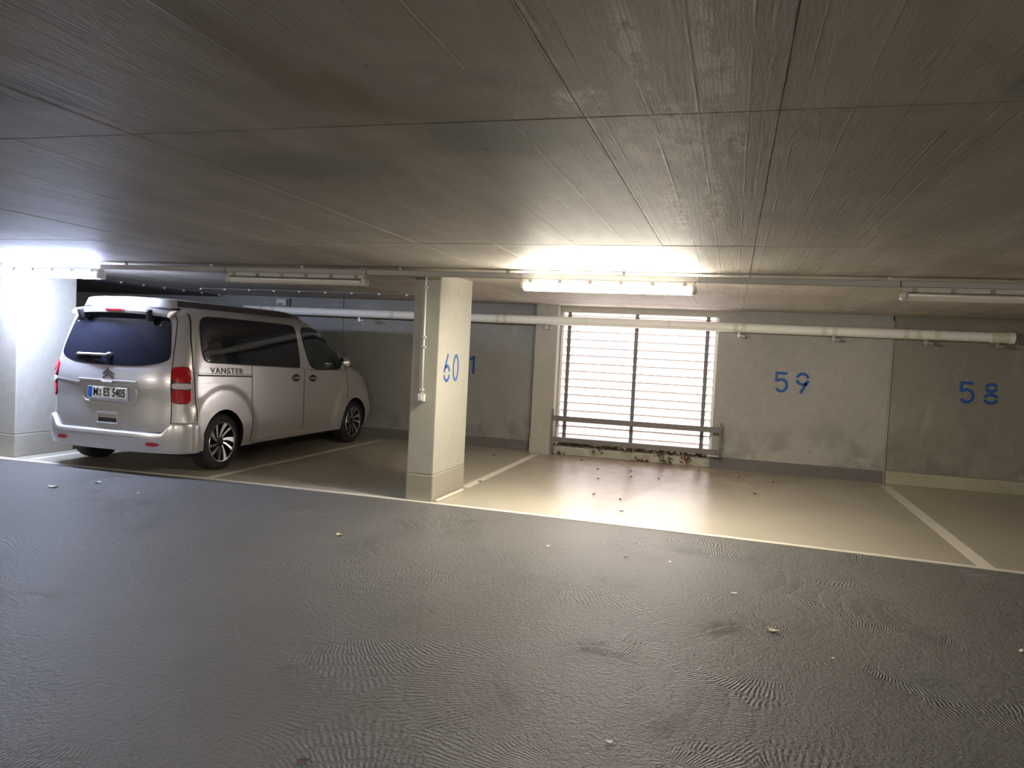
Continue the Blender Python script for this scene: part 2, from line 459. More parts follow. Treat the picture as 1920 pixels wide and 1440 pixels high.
# ------------------------------------------------------------------ louvred window opening
win = struct(MB().span((-2.68, YW + .02, 0), (-.24, YL + .3, .135), bev=.01).make('window_1', M['sill']))
WY = 12.02
MB().span((-2.68, YW + .1, 2.27), (-.24, YL + .3, H + .02)).make('lintel', M['pilaster'], win)
for x in (-2.655, -.265):
    MB().span((x - .02, WY - .03, .13), (x + .02, WY + .1, 2.28)).make('jamb', M['slat'], win)
pitch = .1265
slat0 = None
for k in range(17):
    z = 2.235 - pitch * k
    if slat0 is None:
        b = MB(); L = 2.36
        prof = [(0, 0), (.0, -.018), (.004, -.018), (.006, -.006), (.066, -.074), (.066, -.088), (.070, -.088), (.070, -.072), (.008, 0)]
        A = [b.bm.verts.new((-L / 2, y, zz)) for y, zz in prof]; B = [b.bm.verts.new((L / 2, y, zz)) for y, zz in prof]
        n = len(prof)
        b.bm.faces.new(A); b.bm.faces.new(B[::-1])
        for i in range(n): b.bm.faces.new((A[i], A[(i + 1) % n], B[(i + 1) % n], B[i]))
        slat0 = b.make('slat', M['slat'], win); o = slat0
    else:
        o = slat0.copy(); COL.objects.link(o)
    o.location = (-1.46, WY, z)
for x in (-2.545, -1.475, -.40):
    MB().span((x - .028, WY - .035, .135), (x + .028, WY - .006, 2.27), bev=.003).make('mullion', M['rail'], win)

# steel guard rail in front of the opening
gr = tag(empty('guard_rail', (-1.4, 11.66, 0)), 'low weathered steel guard rail with two bars across the louvred opening', 'railing')
def grp(name, m, *spans):
    b = MB()
    for a, c in spans: b.span((a[0] + 1.4, a[1] - 11.66, a[2]), (c[0] + 1.4, c[1] - 11.66, c[2]), bev=.003)
    return b.make(name, m, gr)
grp('upper_bar', M['rail'], ((-2.66, 11.63, .555), (-.13, 11.665, .635)))
grp('lower_bar', M['rail'], ((-2.66, 11.63, .225), (-.15, 11.665, .30)))
grp('post', M['rail'], ((-2.672, 11.62, .02), (-2.645, 11.68, .74)))
grp('post', M['rail'], ((-.135, 11.62, .18), (-.112, 11.70, .70)))
grp('bracket', M['steel'], ((-.27, 11.67, .56), (-.11, 11.81, .60)))
grp('bracket', M['steel'], ((-.25, 11.67, .19), (-.12, 11.81, .22)))
grp('bracket', M['rail'], ((-2.672, 11.68, .56), (-2.645, 11.735, .60)))

# ------------------------------------------------------------------ stencilled bay numbers (thin coats of paint)
def arc(cx, cz, rx, rz, a0, a1, n=14):
    return [(cx + rx * math.cos(math.radians(a0 + (a1 - a0) * i / n)), cz + rz * math.sin(math.radians(a0 + (a1 - a0) * i / n))) for i in range(n + 1)]
# unit box: width .19, height .30
G = {'5': [[(.165, .282), (.02, .282), (.02, .165)] + arc(.092, .105, .076, .087, 128, -150, 18)],
     '9': [arc(.095, .205, .077, .078, 12, 168, 12), arc(.095, .205, .077, .078, 190, 318, 10), arc(.095, .205, .077, .078, -8, -30, 2) + [(.075, .0)]],
     '8': [arc(.095, .232, .060, .052, 8, 172, 12), arc(.095, .232, .060, .052, 188, 352, 12), arc(.095, .080, .075, .058, 12, 168, 12), arc(.095, .080, .075, .058, 192, 348, 12)],
     '6': [arc(.095, .095, .077, .078, 12, 138, 10), arc(.095, .095, .077, .078, 192, 348, 12), arc(.095, .095, .077, .078, 172, 150, 2) + [(.115, .30)]],
     '0': [arc(.095, .15, .074, .133, -82, 262, 26)],
     '1': [[(.1, .30), (.1, 0)], [(.035, .235), (.085, .278)]]}
def ribbon(bm, pts, w, to3):
    k = len(pts); L = []; R = []
    for i in range(k):
        a = Vector(pts[max(i - 1, 0)]); b = Vector(pts[min(i + 1, k - 1)]); d = (b - a).normalized(); n = Vector((-d.y, d.x))
        # mitre
        if 0 < i < k - 1:
            d1 = (Vector(pts[i]) - a).normalized(); n1 = Vector((-d1.y, d1.x)); sc = 1 / max(.5, n.dot(n1))
        else: sc = 1
        p = Vector(pts[i]); L.append(p + n * w / 2 * sc); R.append(p - n * w / 2 * sc)
    T = [[bm.verts.new(to3(q, h)) for q in S_] for h in (0.0, .0025) for S_ in (L, R)]
    for i in range(k - 1):
        bm.faces.new((T[2][i], T[3][i], T[3][i + 1], T[2][i + 1]))
        bm.faces.new((T[0][i], T[2][i], T[2][i + 1], T[0][i + 1])); bm.faces.new((T[1][i + 1], T[3][i + 1], T[3][i], T[1][i]))
    for i in (0, k - 1): bm.faces.new((T[0][i], T[1][i], T[3][i], T[2][i]))
def digit(ch, to3, parent, w=.042):
    b = MB()
    for st in G[ch]: ribbon(b.bm, st, w, to3)
    return b.make('stencil_digit', M['blue'], parent)
def on_back(x0, z0, y): return lambda q, h: (x0 + q[0], y - h, z0 + q[1])
digit('5', on_back(.60, 1.20, YW), wr); digit('9', on_back(.885, 1.205, YW), wr)
digit('5', on_back(3.02, 1.20, YW + .015), wr); digit('8', on_back(3.31, 1.20, YW + .015), wr)
digit('6', on_back(-4.46, 1.19, YL), wall); digit('1', on_back(-4.235, 1.195, YL), wall, .045)

# ------------------------------------------------------------------ concrete pillars
def pillar(x0, x1, y0, y1, label):
    o = tag(empty('concrete_pillar', ((x0 + x1) / 2, (y0 + y1) / 2, 0)), label, 'pillar')
    hx, hy = (x1 - x0) / 2, (y1 - y0) / 2
    MB().span((-hx, -hy, .28), (hx, hy, H + .01), bev=.012, seg=2).make('shaft', M['pillar'], o)
    MB().span((-hx - .003, -hy - .003, 0), (hx + .003, hy + .003, .282), bev=.012, seg=2).make('plinth', M['pillar_base'], o)
    return o
PX0, PX1, PY0, PY1 = -3.20, -2.905, 7.31, 8.27
p1 = pillar(PX0, PX1, PY0, PY1, 'pale concrete pillar marked 60 in blue, standing between the van and the louvred window')
M['pillar'] = M['pilaster']; p2 = pillar(-8.72, -8.36, 7.24, 8.10, 'concrete pillar lit bluish white at the left edge, beside the silver van')
cx, cy = p1.location.x, p1.location.y
on_pil = lambda y0, z0: (lambda q, h: (PX1 - cx + h, y0 - cy + q[0], z0 + q[1]))
digit('6', on_pil(7.475, 1.24), p1, .034); digit('0', on_pil(7.74, 1.24), p1, .034)

# ------------------------------------------------------------------ cable tray and luminaires
tray = tag(empty('cable_tray', (-3.0, YLAMP, ZLAMP)), 'thin grey cable tray running along the ceiling above the lamps', 'cable tray')
for x0, x1 in ((-6.83, -5.2), (-5.2, -3.56), (-3.56, -1.97), (-1.97, -.35), (-.35, 1.28), (1.28, 2.95), (2.95, XR)):
    MB().span((x0 + 3.003, -.035, -.055), (x1 + 3 - .003, .035, -.004), bev=.004).make('tray_section', M['duct'], tray)
for k in range(11):
    MB().span((-3.5 + k * 1.1 - .012, -.012, -.004), (-3.5 + k * 1.1 + .012, .012, H - ZLAMP)).make('ceiling_stud', M['steel'], tray)
def luminaire(x0, x1, tube, label, n=6, y=YLAMP):
    xc = (x0 + x1) / 2; h = (x1 - x0) / 2
    o = tag(empty('tube_light', (xc, y, ZLAMP)), label, 'ceiling light', 'tube lights along the lane')
    zt = -.056
    b = MB()   # trapezoid housing
    pr = [(-.036, zt), (.036, zt), (.046, zt - .04), (-.046, zt - .04)]
    A = [b.bm.verts.new((-h + .02, y, z)) for y, z in pr]; B = [b.bm.verts.new((h - .02, y, z)) for y, z in pr]
    b.bm.faces.new(A); b.bm.faces.new(B[::-1])
    for i in range(4): b.bm.faces.new((A[i], A[(i + 1) % 4], B[(i + 1) % 4], B[i]))
    b.make('housing', M['plastic'], o)
    b = MB()   # half round diffuser
    k = 18; pr = [(.058 * math.cos(a), zt - .065 - .045 * math.sin(a)) for a in [-.1 + (PI + .2) * i / k for i in range(k + 1)]]
    A = [b.bm.verts.new((-h + .05, y, z)) for y, z in pr]; B = [b.bm.verts.new((h - .05, y, z)) for y, z in pr]
    b.bm.faces.new(A); b.bm.faces.new(B[::-1])
    for i in range(k + 1): b.bm.faces.new((A[i], A[(i + 1) % (k + 1)], B[(i + 1) % (k + 1)], B[i]))
    b.make('diffuser', tube, o, angle=40)
    for s in (-1, 1):
        b = MB().span((s * (h - .05), -.058, zt - .108), (s * h, .058, zt - .03), bev=.02, seg=3)
        b.make('end_cap', M['plastic'], o, angle=50)
    for i in range(n):
        x = -h + .1 + (2 * h - .2) * i / (n - 1)
        for s in (-1, 1):
            MB().box((x, s * .048, zt - .024), (.035, .008, .034), bev=.002).make('clip', M['clip'], o)
    return o
luminaire(-8.42, -6.82, M['cool'], 'lit bluish tube light at the left edge, above the left pillar')
luminaire(-5.18, -3.56, M['unlit'], 'unlit tube light between the van and the pillar marked 60')
luminaire(-1.96, -.35, M['warm'], 'lit warm tube light in front of the louvred window')
for xb, w in ((-11.6, 'far left'), (-6.4, 'second from left'), (-1.2, 'third from left'), (3.2, 'far right')):
    luminaire(xb - .8, xb + .8, M['back'], 'lit tube light over the opposite row of bays, ' + w + ' of four', y=-3.4)
luminaire(1.285, 2.89, M['unlit'], 'unlit tube light at the right edge, above bay 58')

# ------------------------------------------------------------------ jacketed pipe along the back wall
py, pz, pr_ = 11.615, 2.112, .068
pipe = tag(empty('wall_pipe', (-2.3, py, pz)), 'white jacketed pipe running along the back wall under the ceiling', 'pipe')
joints = [-8.3, -7.2, -5.9, -4.62, -3.4, -2.2, -.95, -.03, 1.36, 2.28, 3.02, 3.3]
for a, b_ in zip(joints[:-1], joints[1:]):
    MB().cyl((a + 2.302, 0, 0), (b_ + 2.298, 0, 0), pr_, 28).make('pipe_section', M['white'], pipe, angle=40)
for j in [-7.93, -7.7, -5.45, -3.62, -3.5, .0, .12, 1.2, 1.34, 2.25, 2.41, 2.63]:
    MB().cyl((j + 2.3 - .035, 0, 0), (j + 2.3 + .035, 0, 0), pr_ + .004, 28).make('jacket_band', M['band'], pipe, angle=40)
MB().cyl((3.28 + 2.3, 0, 0), (3.50 + 2.3, 0, 0), pr_ + .008, 28).make('end_collar', M['band'], pipe, angle=40)
MB().cyl((3.50 + 2.3, 0, 0), (3.56 + 2.3, 0, 0), pr_ + .013, 28).make('end_cap', M['white'], pipe, angle=40)
for bx in (-8.0, -6.05, -2.83, .05, 1.33, 2.50, 3.36):
    b = MB().span((bx + 2.3 - .015, .0, -pr_ - .018), (bx + 2.3 + .015, .19 if bx < -3 else .1, -pr_ - .002))
    b.span((bx + 2.3 - .016, -.04, -pr_ - .075), (bx + 2.3 + .016, -.006, -pr_ - .002))
    b.cyl((bx + 2.3 + .085, -.02, -pr_ - .055), (bx + 2.3 - .03, -.02, -pr_ - .042), .02, 10)
    b.make('hanger', M['steel'], pipe)
jb = tag(empty('junction_box', (-7.78, YL - .03, 2.27)), 'small pale junction box on the back wall above the pipe, left of the pillar', 'junction box')
MB().span((-.11, -.03, -.055), (.09, .029, .055), bev=.006, seg=2).make('box', M['plastic'], jb)
MB().span((.12, -.02, -.075), (.16, .029, .075), bev=.004).make('mounting_post', M['clip'], jb)
MB().span((-.07, -.04, -.045), (.03, -.03, -.02), bev=.003).make('cover_slot', M['clip'], jb)

# rows of small fixings on the ceiling behind the lamps
def clip_row(pts, label, z):
    base = Vector(pts[0])
    o = tag(empty('clipped_cable', (base.x, base.y, z)), label, 'cable')
    a, b_ = Vector(pts[0]), Vector(pts[-1])
    MB().tube([(p[0] - base.x, p[1] - base.y, -.004) for p in pts], .006, 6).make('cable', M['duct'], o)
    for p in pts[:]:
        MB().ball((p[0] - base.x, p[1] - base.y, -.014), .021, (1, 1, .8), 10, 6).make('clip', M['clip_white'], o, smooth=True)
clip_row([(-8.3 + .45 * k, 10.45) for k in range(10)], 'cable with white clips crossing the ceiling behind the van roof', H)
clip_row([(-9.03, 9.1 + .46 * k) for k in range(7)], 'cable with white clips leading back over the van, left side', H)

# switch with its conduit on the pillar
sw = tag(empty('light_switch', (-3.062, PY0, 1.08)), 'grey surface light switch with thin conduit on the pillar front', 'switch')
MB().span((-.037, -.05, -.04), (.037, 0, .04), bev=.006, seg=2).make('switch_box', M['plastic'], sw)
MB().span((-.022, -.058, -.028), (.022, -.049, .024), bev=.004).make('rocker', M['white'], sw)
MB().tube([(-.0, -.018, .04), (-.004, -.018, .7), (-.008, -.018, H - 1.08)], .011, 10).make('conduit', M['white'], sw, smooth=True)
for z in (.08, .52, .62, 1.13):
    MB().span((-.024, -.032, z - .011), (.02, 0, z + .011), bev=.003).make('pipe_clip', M['plastic'], sw)

# ------------------------------------------------------------------ camper van
CX, Y0 = -6.82, 7.03
KW = 1.02
Wt = [(.2, .90), (.3, .935), (.45, .957), (.52, .966), (.62, .962), (.8, .960), (1.0, .955), (1.15, .948), (1.25, .938), (1.4, .92), (1.6, .892), (1.75, .868), (1.82, .850), (1.87, .82), (1.91, .75)]
YRt = [(.2, .08), (.35, .06), (.6, .05), (.85, .055), (1.0, .045), (1.1, .05), (1.22, .07), (1.4, .11), (1.6, .165), (1.8, .225), (1.86, .26), (1.91, .33)]
YFt = [(.2, 4.76), (.3, 4.84), (.5, 4.90), (.78, 4.85), (.99, 4.72), (1.12, 4.54), (1.18, 4.40), (1.24, 4.10), (1.30, 4.0), (1.42, 3.85), (1.54, 3.62), (1.67, 3.42), (1.77, 3.24), (1.86, 3.05), (1.91, 2.9)]
def tab(T, z):
    if z <= T[0][0]: return T[0][1]
    for (a, va), (b, vb) in zip(T, T[1:]):
        if z <= b: return va + (vb - va) * (z - a) / (b - a)
    return T[-1][1]
def smt(T, z):   # smoothed table
    return sum(tab(T, z + d) * w for d, w in ((-.04, .2), (-.02, .25), (0, .1), (.02, .25), (.04, .2)))
WHEELS = (.80, 4.09); WZ = .34; ARCH = .392
def plan(z, N=300):
    w = smt(Wt, z) * KW; yr = smt(YRt, z); yf = smt(YFt, z)
    pts = []
    K = 60
    for i in range(K + 1):                     # right rear, from the rear centre to the side
        t = PI / 2 * i / K; n = 3.6
        pts.append((w * math.sin(t) ** (2 / n), yr + .42 - .42 * math.cos(t) ** (2 / n) if math.cos(t) > 0 else yr + .42))
    for i in range(K + 1):                     # right front
        t = PI / 2 * i / K; n = 4.5
        pts.append((w * max(math.cos(t), 0) ** (2 / n), yf - .6 + .6 * math.sin(t) ** (2 / n)))
    # uniform resample of the right half, then mirror
    L = [0]
    for a, b in zip(pts, pts[1:]): L.append(L[-1] + math.dist(a, b))
    half = []; j = 0; n = N // 2
    for k in range(n + 1):
        s = L[-1] * k / n
        while j < len(L) - 2 and L[j + 1] < s: j += 1
        d = L[j + 1] - L[j] or 1; f = (s - L[j]) / d
        half.append((pts[j][0] + (pts[j + 1][0] - pts[j][0]) * f, pts[j][1] + (pts[j + 1][1] - pts[j][1]) * f))
    return half + [(-x, y) for x, y in half[-2:0:-1]]
def flare(x, y, z):
    for wy in WHEELS:
        r = math.hypot(y - wy, z - WZ)
        t = min(max((.70 - r) / .09, 0), 1); t = t * t * (3 - 2 * t)
        if abs(x) > .7: x += math.copysign(.022 * t, x)
    return x
van = tag(empty('camper_van', (CX, Y0, 0)), 'silver camper van with pop-up roof and dark tinted windows parked beside the left pillar', 'van')
def build_body():
    bm = bmesh.new(); rings = []
    zs = [.25 + .03 * i for i in range(56)]
    for z in zs:
        rings.append([bm.verts.new((flare(x, y, z), y, z)) for x, y in plan(z)])
    zt = zs[-1]
    base = plan(zt)
    for k, (s, dz) in enumerate(((.96, .012), (.85, .02), (.6, .026), (.3, .03))):
        rings.append([bm.verts.new((x * s, 1.6 + (y - 1.6) * s, zt + dz)) for x, y in base])
    n = len(rings[0])
    for A, B in zip(rings, rings[1:]):
        for j in range(n): bm.faces.new((A[j], A[(j + 1) % n], B[(j + 1) % n], B[j]))
    bm.faces.new(rings[0][::-1]); bm.faces.new(rings[-1])
    bmesh.ops.recalc_face_normals(bm, faces=bm.faces[:])
    me = bpy.data.meshes.new('body'); bm.to_mesh(me); bm.free()
    return me
me0 = build_body()
tmp = bpy.data.objects.new('body_raw', me0); COL.objects.link(tmp)
cut = MB()
for wy in WHEELS: cut.cyl((-1.5, wy, WZ), (1.5, wy, WZ), ARCH, 64)
cutter = cut.make('cutter', None)
md = tmp.modifiers.new('b', 'BOOLEAN'); md.operation = 'DIFFERENCE'; md.object = cutter; md.solver = 'EXACT'
bpy.context.view_layer.update()
me = bpy.data.meshes.new_from_object(tmp.evaluated_get(bpy.context.evaluated_depsgraph_get()))
bmv = bmesh.new(); bmv.from_mesh(me0); BV = BVHTree.FromBMesh(bmv); bmv.free()
bpy.data.objects.remove(tmp); bpy.data.objects.remove(cutter)
me.materials.clear(); me.materials.append(M['silver']); me.materials.append(M['black'])
for f in me.polygons:
    c = f.center
    f.material_index = 0
    for wy in WHEELS:
        if abs(math.hypot(c.y - wy, c.z - WZ) - ARCH) < .012 and abs(f.normal.x) < .2 and c.z > .24: f.material_index = 1
    if c.z < .26: f.material_index = 1
body = link('body', me, None, van, smooth=True); me.set_sharp_from_angle(angle=math.radians(38))

def chaikin(P, it=2, closed=True):
    for _ in range(it):
        Q = []
        for i in range(len(P)):
            a, b = P[i], P[(i + 1) % len(P)]
            Q += [(a[0] * .75 + b[0] * .25, a[1] * .75 + b[1] * .25), (a[0] * .25 + b[0] * .75, a[1] * .25 + b[1] * .75)]
        P = Q
    return P
def dens(P, step):
    Q = []
    for i in range(len(P)):
        a, b = P[i], P[(i + 1) % len(P)]; k = max(1, int(math.dist(a, b) / step + .5))
        Q += [(a[0] + (b[0] - a[0]) * j / k, a[1] + (b[1] - a[1]) * j / k) for j in range(k)]
    return Q
def inside(p, P):
    c = False
    for i in range(len(P)):
        (x1, y1), (x2, y2) = P[i], P[i - 1]
        if (y1 > p[1]) != (y2 > p[1]) and p[0] < (x2 - x1) * (p[1] - y1) / (y2 - y1) + x1: c = not c
    return c
def grow(P, d):
    n = len(P); A = sum(P[i][0] * P[(i + 1) % n][1] - P[(i + 1) % n][0] * P[i][1] for i in range(n)); sg = 1 if A > 0 else -1
    Q = []
    for i in range(n):
        a, b = Vector(P[i - 1]), Vector(P[(i + 1) % n]); t = (b - a).normalized()
        Q.append((P[i][0] + t.y * d * sg, P[i][1] - t.x * d * sg))
    return Q
SIDE_R = lambda a, b: (Vector((3, a, b)), Vector((-1, 0, 0)))
SIDE_L = lambda a, b: (Vector((-3, a, b)), Vector((1, 0, 0)))
REAR = lambda a, b: (Vector((a, -3, b)), Vector((0, 1, 0)))
FRONT = lambda a, b: (Vector((a, 9, b)), Vector((0, -1, 0)))
q2 = math.sqrt(.5)
CORN_R = lambda a, b: (Vector((a * q2 + 3, a * q2 - 3, b)), Vector((-q2, q2, 0)))
CORN_L = lambda a, b: (Vector((-a * q2 - 3, a * q2 - 3, b)), Vector((q2, q2, 0)))
def overlay(name, frame, P, off, material, parent=van, thick=.008, step=.045, rnd_=2, bvh=None):
    """a skin that follows the body surface inside an outline, standing proud of it"""
    bvh = bvh or BV
    if rnd_: P = chaikin(P, rnd_)
    P = dens(P, step)
    lo = (min(p[0] for p in P), min(p[1] for p in P)); hi = (max(p[0] for p in P), max(p[1] for p in P))
    pts = list(P)
    i = 0
    y = lo[1] + step / 2
    while y < hi[1]:
        x = lo[0] + step / 2 + (step / 2 if i % 2 else 0)
        while x < hi[0]:
            if inside((x, y), P) and min(math.dist((x, y), p) for p in P) > step * .55: pts.append((x, y))
            x += step
        y += step * .87; i += 1
    n = len(P)
    V, E, F, *_ = delaunay_2d_cdt([Vector(p) for p in pts], [(k, (k + 1) % n) for k in range(n)], [], 1, 1e-6)
    bm = bmesh.new(); vs = []
    def proj(q, o):
        org, d = frame(q[0], q[1])
        h, nrm, idx, dist = bvh.ray_cast(org, d)
        if h is None: h, nrm, idx, dist = bvh.find_nearest(org + d * 2.2)
        if nrm.dot(d) > 0: nrm = -nrm
        return h + nrm * o
    for q in V: vs.append(bm.verts.new(proj(q, off)))
    fs = []
    for f in F:
        fs.append(bm.faces.new([vs[k] for k in f]))
    bmesh.ops.recalc_face_normals(bm, faces=fs)
    _, dd = frame(*V[0])
    if sum(f.normal.dot(dd) * f.calc_area() for f in fs) > 0: bmesh.ops.reverse_faces(bm, faces=fs)
    # rim, with its own vertices so that the face shades cleanly
    be = [e for e in bm.edges if len(e.link_faces) == 1]
    rim = {}
    lut = {v: q for v, q in zip(vs, V)}
    quads = []
    for e in be:
        f = e.link_faces[0]; a, b = e.verts
        for l in f.loops:
            if l.vert == a and l.link_loop_next.vert != b: a, b = b, a; break
        for v in (a, b):
            if v not in rim: rim[v] = (v.co.copy(), proj(lut[v], off - thick))
        quads.append((a, b))
    top, low = {}, {}
    for v, (c, d) in rim.items(): top[v] = bm.verts.new(c); low[v] = bm.verts.new(d)
    for a, b in quads: bm.faces.new((top[b], top[a], low[a], low[b]))
    me = bpy.data.meshes.new(name); bm.to_mesh(me); bm.free()
    return link(name, me, material, parent, smooth=True)
def both(name, P, off, material, parent=van, **k):
    return overlay(name, SIDE_R, P, off, material, parent, **k), overlay(name, SIDE_L, P, off, material, parent, **k)

# side panels and glass
SW = [(.444, 1.67), (.475, 1.78), (.56, 1.812), (.75, 1.814), (1.238, 1.812), (1.8, 1.806), (2.302, 1.797), (2.40, 1.785), (2.43, 1.70), (2.465, 1.441), (2.475, 1.226), (2.40, 1.226), (1.9, 1.248), (1.369, 1.266), (.75, 1.292), (.55, 1.300), (.465, 1.325), (.44, 1.45)]
DW = [(2.572, 1.785), (2.78, 1.784), (2.982, 1.765), (3.2, 1.69), (3.42, 1.54), (3.58, 1.38), (3.69, 1.22), (3.55, 1.200), (3.207, 1.192), (2.934, 1.200), (2.77, 1.236), (2.694, 1.384), (2.613, 1.594)]
SD = [(1.365, .30), (2.0, .30), (2.56, .30), (2.56, .8), (2.56, 1.215), (2.0, 1.232), (1.365, 1.252), (1.365, .8)]
FD = [(2.585, .30), (3.2, .30), (3.66, .30), (3.70, .50), (3.79, .64), (3.81, .9), (3.81, 1.18), (3.2, 1.178), (2.78, 1.186), (2.60, 1.2), (2.585, .9)]
for fr in (SIDE_R, SIDE_L):
    overlay('door_seal', fr, grow(SD, .008), .0025, M['seal'], rnd_=0)
    overlay('sliding_door', fr, SD, .006, M['silver'], rnd_=0)
    overlay('door_seal', fr, grow(FD, .008), .0025, M['seal'], rnd_=0)
    overlay('front_door', fr, FD, .006, M['silver'], rnd_=0)
    overlay('window_seal', fr, grow(SW, .014), .007, M['seal'])
    overlay('side_window', fr, SW, .010, M['glass'])
    overlay('window_seal', fr, grow(DW, .014), .007, M['seal'])
    overlay('door_window', fr, DW, .010, M['glassF'])
    overlay('sill_molding', fr, [(1.47, .285), (1.63, .352), (2.5, .345), (3.60, .335), (3.63, .285), (2.5, .285)], .04, M['silver'], rnd_=1, thick=.038)
    overlay('door_rail', fr, [(.345, 1.138), (1.35, 1.108), (1.35, 1.126), (.345, 1.156)], .006, M['seal'], rnd_=0)
    overlay('panel_seam', fr, [(.27, 1.172), (1.35, 1.135), (1.35, 1.140), (.27, 1.177)], .002, M['seal'], rnd_=0)
    overlay('corner_seam', fr, [(.315, .62), (.327, .62), (.295, 1.25), (.325, 1.55), (.385, 1.85), (.37, 1.85), (.31, 1.55), (.282, 1.25)], .002, M['seal'], rnd_=0, step=.02)
    for hu, hz in ((2.37, 1.082), (2.81, 1.068)):
        h = overlay('door_handle', fr, [(hu - .13, hz), (hu - .05, hz + .045), (hu, hz + .055), (hu + .05, hz + .045), (hu + .13, hz), (hu + .05, hz - .045), (hu, hz - .055), (hu - .05, hz - .045)], .008, M['seal'], step=.02)
        overlay('handle_bar', fr, [(hu - .105, hz - .012), (hu + .105, hz - .012), (hu + .105, hz + .014), (hu - .105, hz + .014)], .032, M['chrome'], h, thick=.022, rnd_=1, step=.02)
    overlay('side_indicator', fr, [(4.0, 1.03), (4.06, 1.03), (4.06, 1.06), (4.0, 1.06)], .008, M['clear'], rnd_=1, step=.02)
    overlay('panel_seam', fr, [(3.835, .66), (3.843, .66), (3.843, 1.2), (3.835, 1.2)], .002, M['seal'], rnd_=0)
# lettering on the rear quarter
me = text_mesh('VANSTER', .094, .0012, 1.15, .0015, 1.42)
for v in me.vertices:
    u, z = .87 + v.co.x, 1.19 + v.co.y - .028 * (v.co.x)
    h = BV.ray_cast(Vector((3, u, z)), Vector((-1, 0, 0)))[0]
    v.co = Vector((h.x + .003 + v.co.z, u, z))
link('lettering', me, M['letter'], van)

# tailgate
TG = [(-.60, 1.835), (0, 1.845), (.60, 1.835), (.70, 1.80), (.735, 1.60), (.775, 1.224), (.792, .825), (.797, .60), (.775, .50), (.6, .488), (0, .482), (-.6, .488), (-.775, .50), (-.797, .60), (-.792, .825), (-.775, 1.224), (-.735, 1.60), (-.70, 1.80)]
TG = [(x * 1.005, z) for x, z in TG]
overlay('tailgate_seal', REAR, grow(TG, .009), .0025, M['seal'], rnd_=1)
overlay('tailgate', REAR, TG, .008, M['silver'], rnd_=1)
RW = [(0, 1.812), (.51, 1.802), (.63, 1.79), (.675, 1.70), (.715, 1.521), (.752, 1.33), (.70, 1.285), (.60, 1.255), (.455, 1.225), (.172, 1.213), (-.202, 1.215), (-.50, 1.235), (-.62, 1.262), (-.72, 1.295), (-.775, 1.345), (-.73, 1.54), (-.68, 1.72), (-.635, 1.79), (-.51, 1.802)]
rw = overlay('rear_window', REAR, RW, .014, M['glass'])
# character line with the dark hollow beside the plate
overlay('tailgate_fold', REAR, [(-.79, 1.02), (-.40, .995), (-.40, 1.01), (-.79, 1.035)], .014, M['silver'], rnd_=0, thick=.012)
overlay('tailgate_fold', REAR, [(.40, .97), (.79, .975), (.79, .99), (.40, .99)], .014, M['silver'], rnd_=0, thick=.012)
# plate recess rim
RC = [(-.325, .985), (-.30, 1.012), (0, 1.012), (.36, .998), (.385, .965), (.40, .87), (.39, .80), (.33, .775), (0, .778), (-.30, .79), (-.35, .83), (-.365, .9)]
rim = dens(chaikin(RC, 2), .05)
b = MB(); b.tube([BV.ray_cast(Vector((x, -3, z)), Vector((0, 1, 0)))[0] + Vector((0, -.012, 0)) for x, z in rim], .009, 8, closed=True)
b.make('plate_recess', M['silver'], van, smooth=True)
strip_y = BV.ray_cast(Vector((0, -3, 1.05)), Vector((0, 1, 0)))[0].y
MB().span((-.41, strip_y - .03, 1.03), (.40, strip_y + .02, 1.052), bev=.006, seg=2).make('trim_strip', M['silver'], van)
MB().span((-.075, strip_y - .034, 1.018), (.075, strip_y - .02, 1.036), bev=.003).make('badge', M['plastic'], van)
py_ = BV.ray_cast(Vector((0, -3, .9)), Vector((0, 1, 0)))[0].y - .012
pl = MB().span((-.275, py_ - .012, .815), (.29, py_ + .012, .972), bev=.004).make('number_plate_holder', M['holder'], van)
pm = MB().span((-.262, py_ - .017, .838), (.277, py_ - .010, .966), bev=.004).make('number_plate', M['plate'], pl)
MB().span((-.260, py_ - .019, .842), (-.205, py_ - .0165, .963)).make('country_strip', M['eu'], pl)
def rear_text(txt, size, x, z, y, m, parent, **k):
    me = text_mesh(txt, size, **k)
    for v in me.vertices: v.co = Vector((x + v.co.x, y - v.co.z, z + v.co.y))
    return link('lettering', me, m, parent)
rear_text('M', .128, -.155, .902, py_ - .018, M['ink'], pl, bold=.003, sx=.72)
rear_text('ES', .128, -.005, .902, py_ - .018, M['ink'], pl, bold=.003, sx=.72, spacing=1.05)
rear_text('5405', .128, .165, .902, py_ - .018, M['ink'], pl, bold=.003, sx=.72, spacing=1.0)
MB().cyl((-.093, py_ - .020, .925), (-.093, py_ - .017, .925), .017, 16).cyl((-.093, py_ - .020, .878), (-.093, py_ - .017, .878), .017, 16).make('registration_seal', M['letter'], pl)
# chevron emblem
b = MB()
ey = BV.ray_cast(Vector((0, -3, 1.13)), Vector((0, 1, 0)))[0].y - .012
for dz in (0, -.05):
    for s in (-1, 1):
        A = [(0, 1.186 + dz), (s * .072, 1.128 + dz), (s * .072, 1.107 + dz), (0, 1.164 + dz)]
        f0 = [b.bm.verts.new((x, ey - .012, z)) for x, z in A]; f1 = [b.bm.verts.new((x, ey + .012, z)) for x, z in A]
        b.bm.faces.new(f0); b.bm.faces.new(f1[::-1])
        for i in range(4): b.bm.faces.new((f0[i], f0[(i + 1) % 4], f1[(i + 1) % 4], f1[i]))
b.make('chevron_emblem', M['emblem'], van)
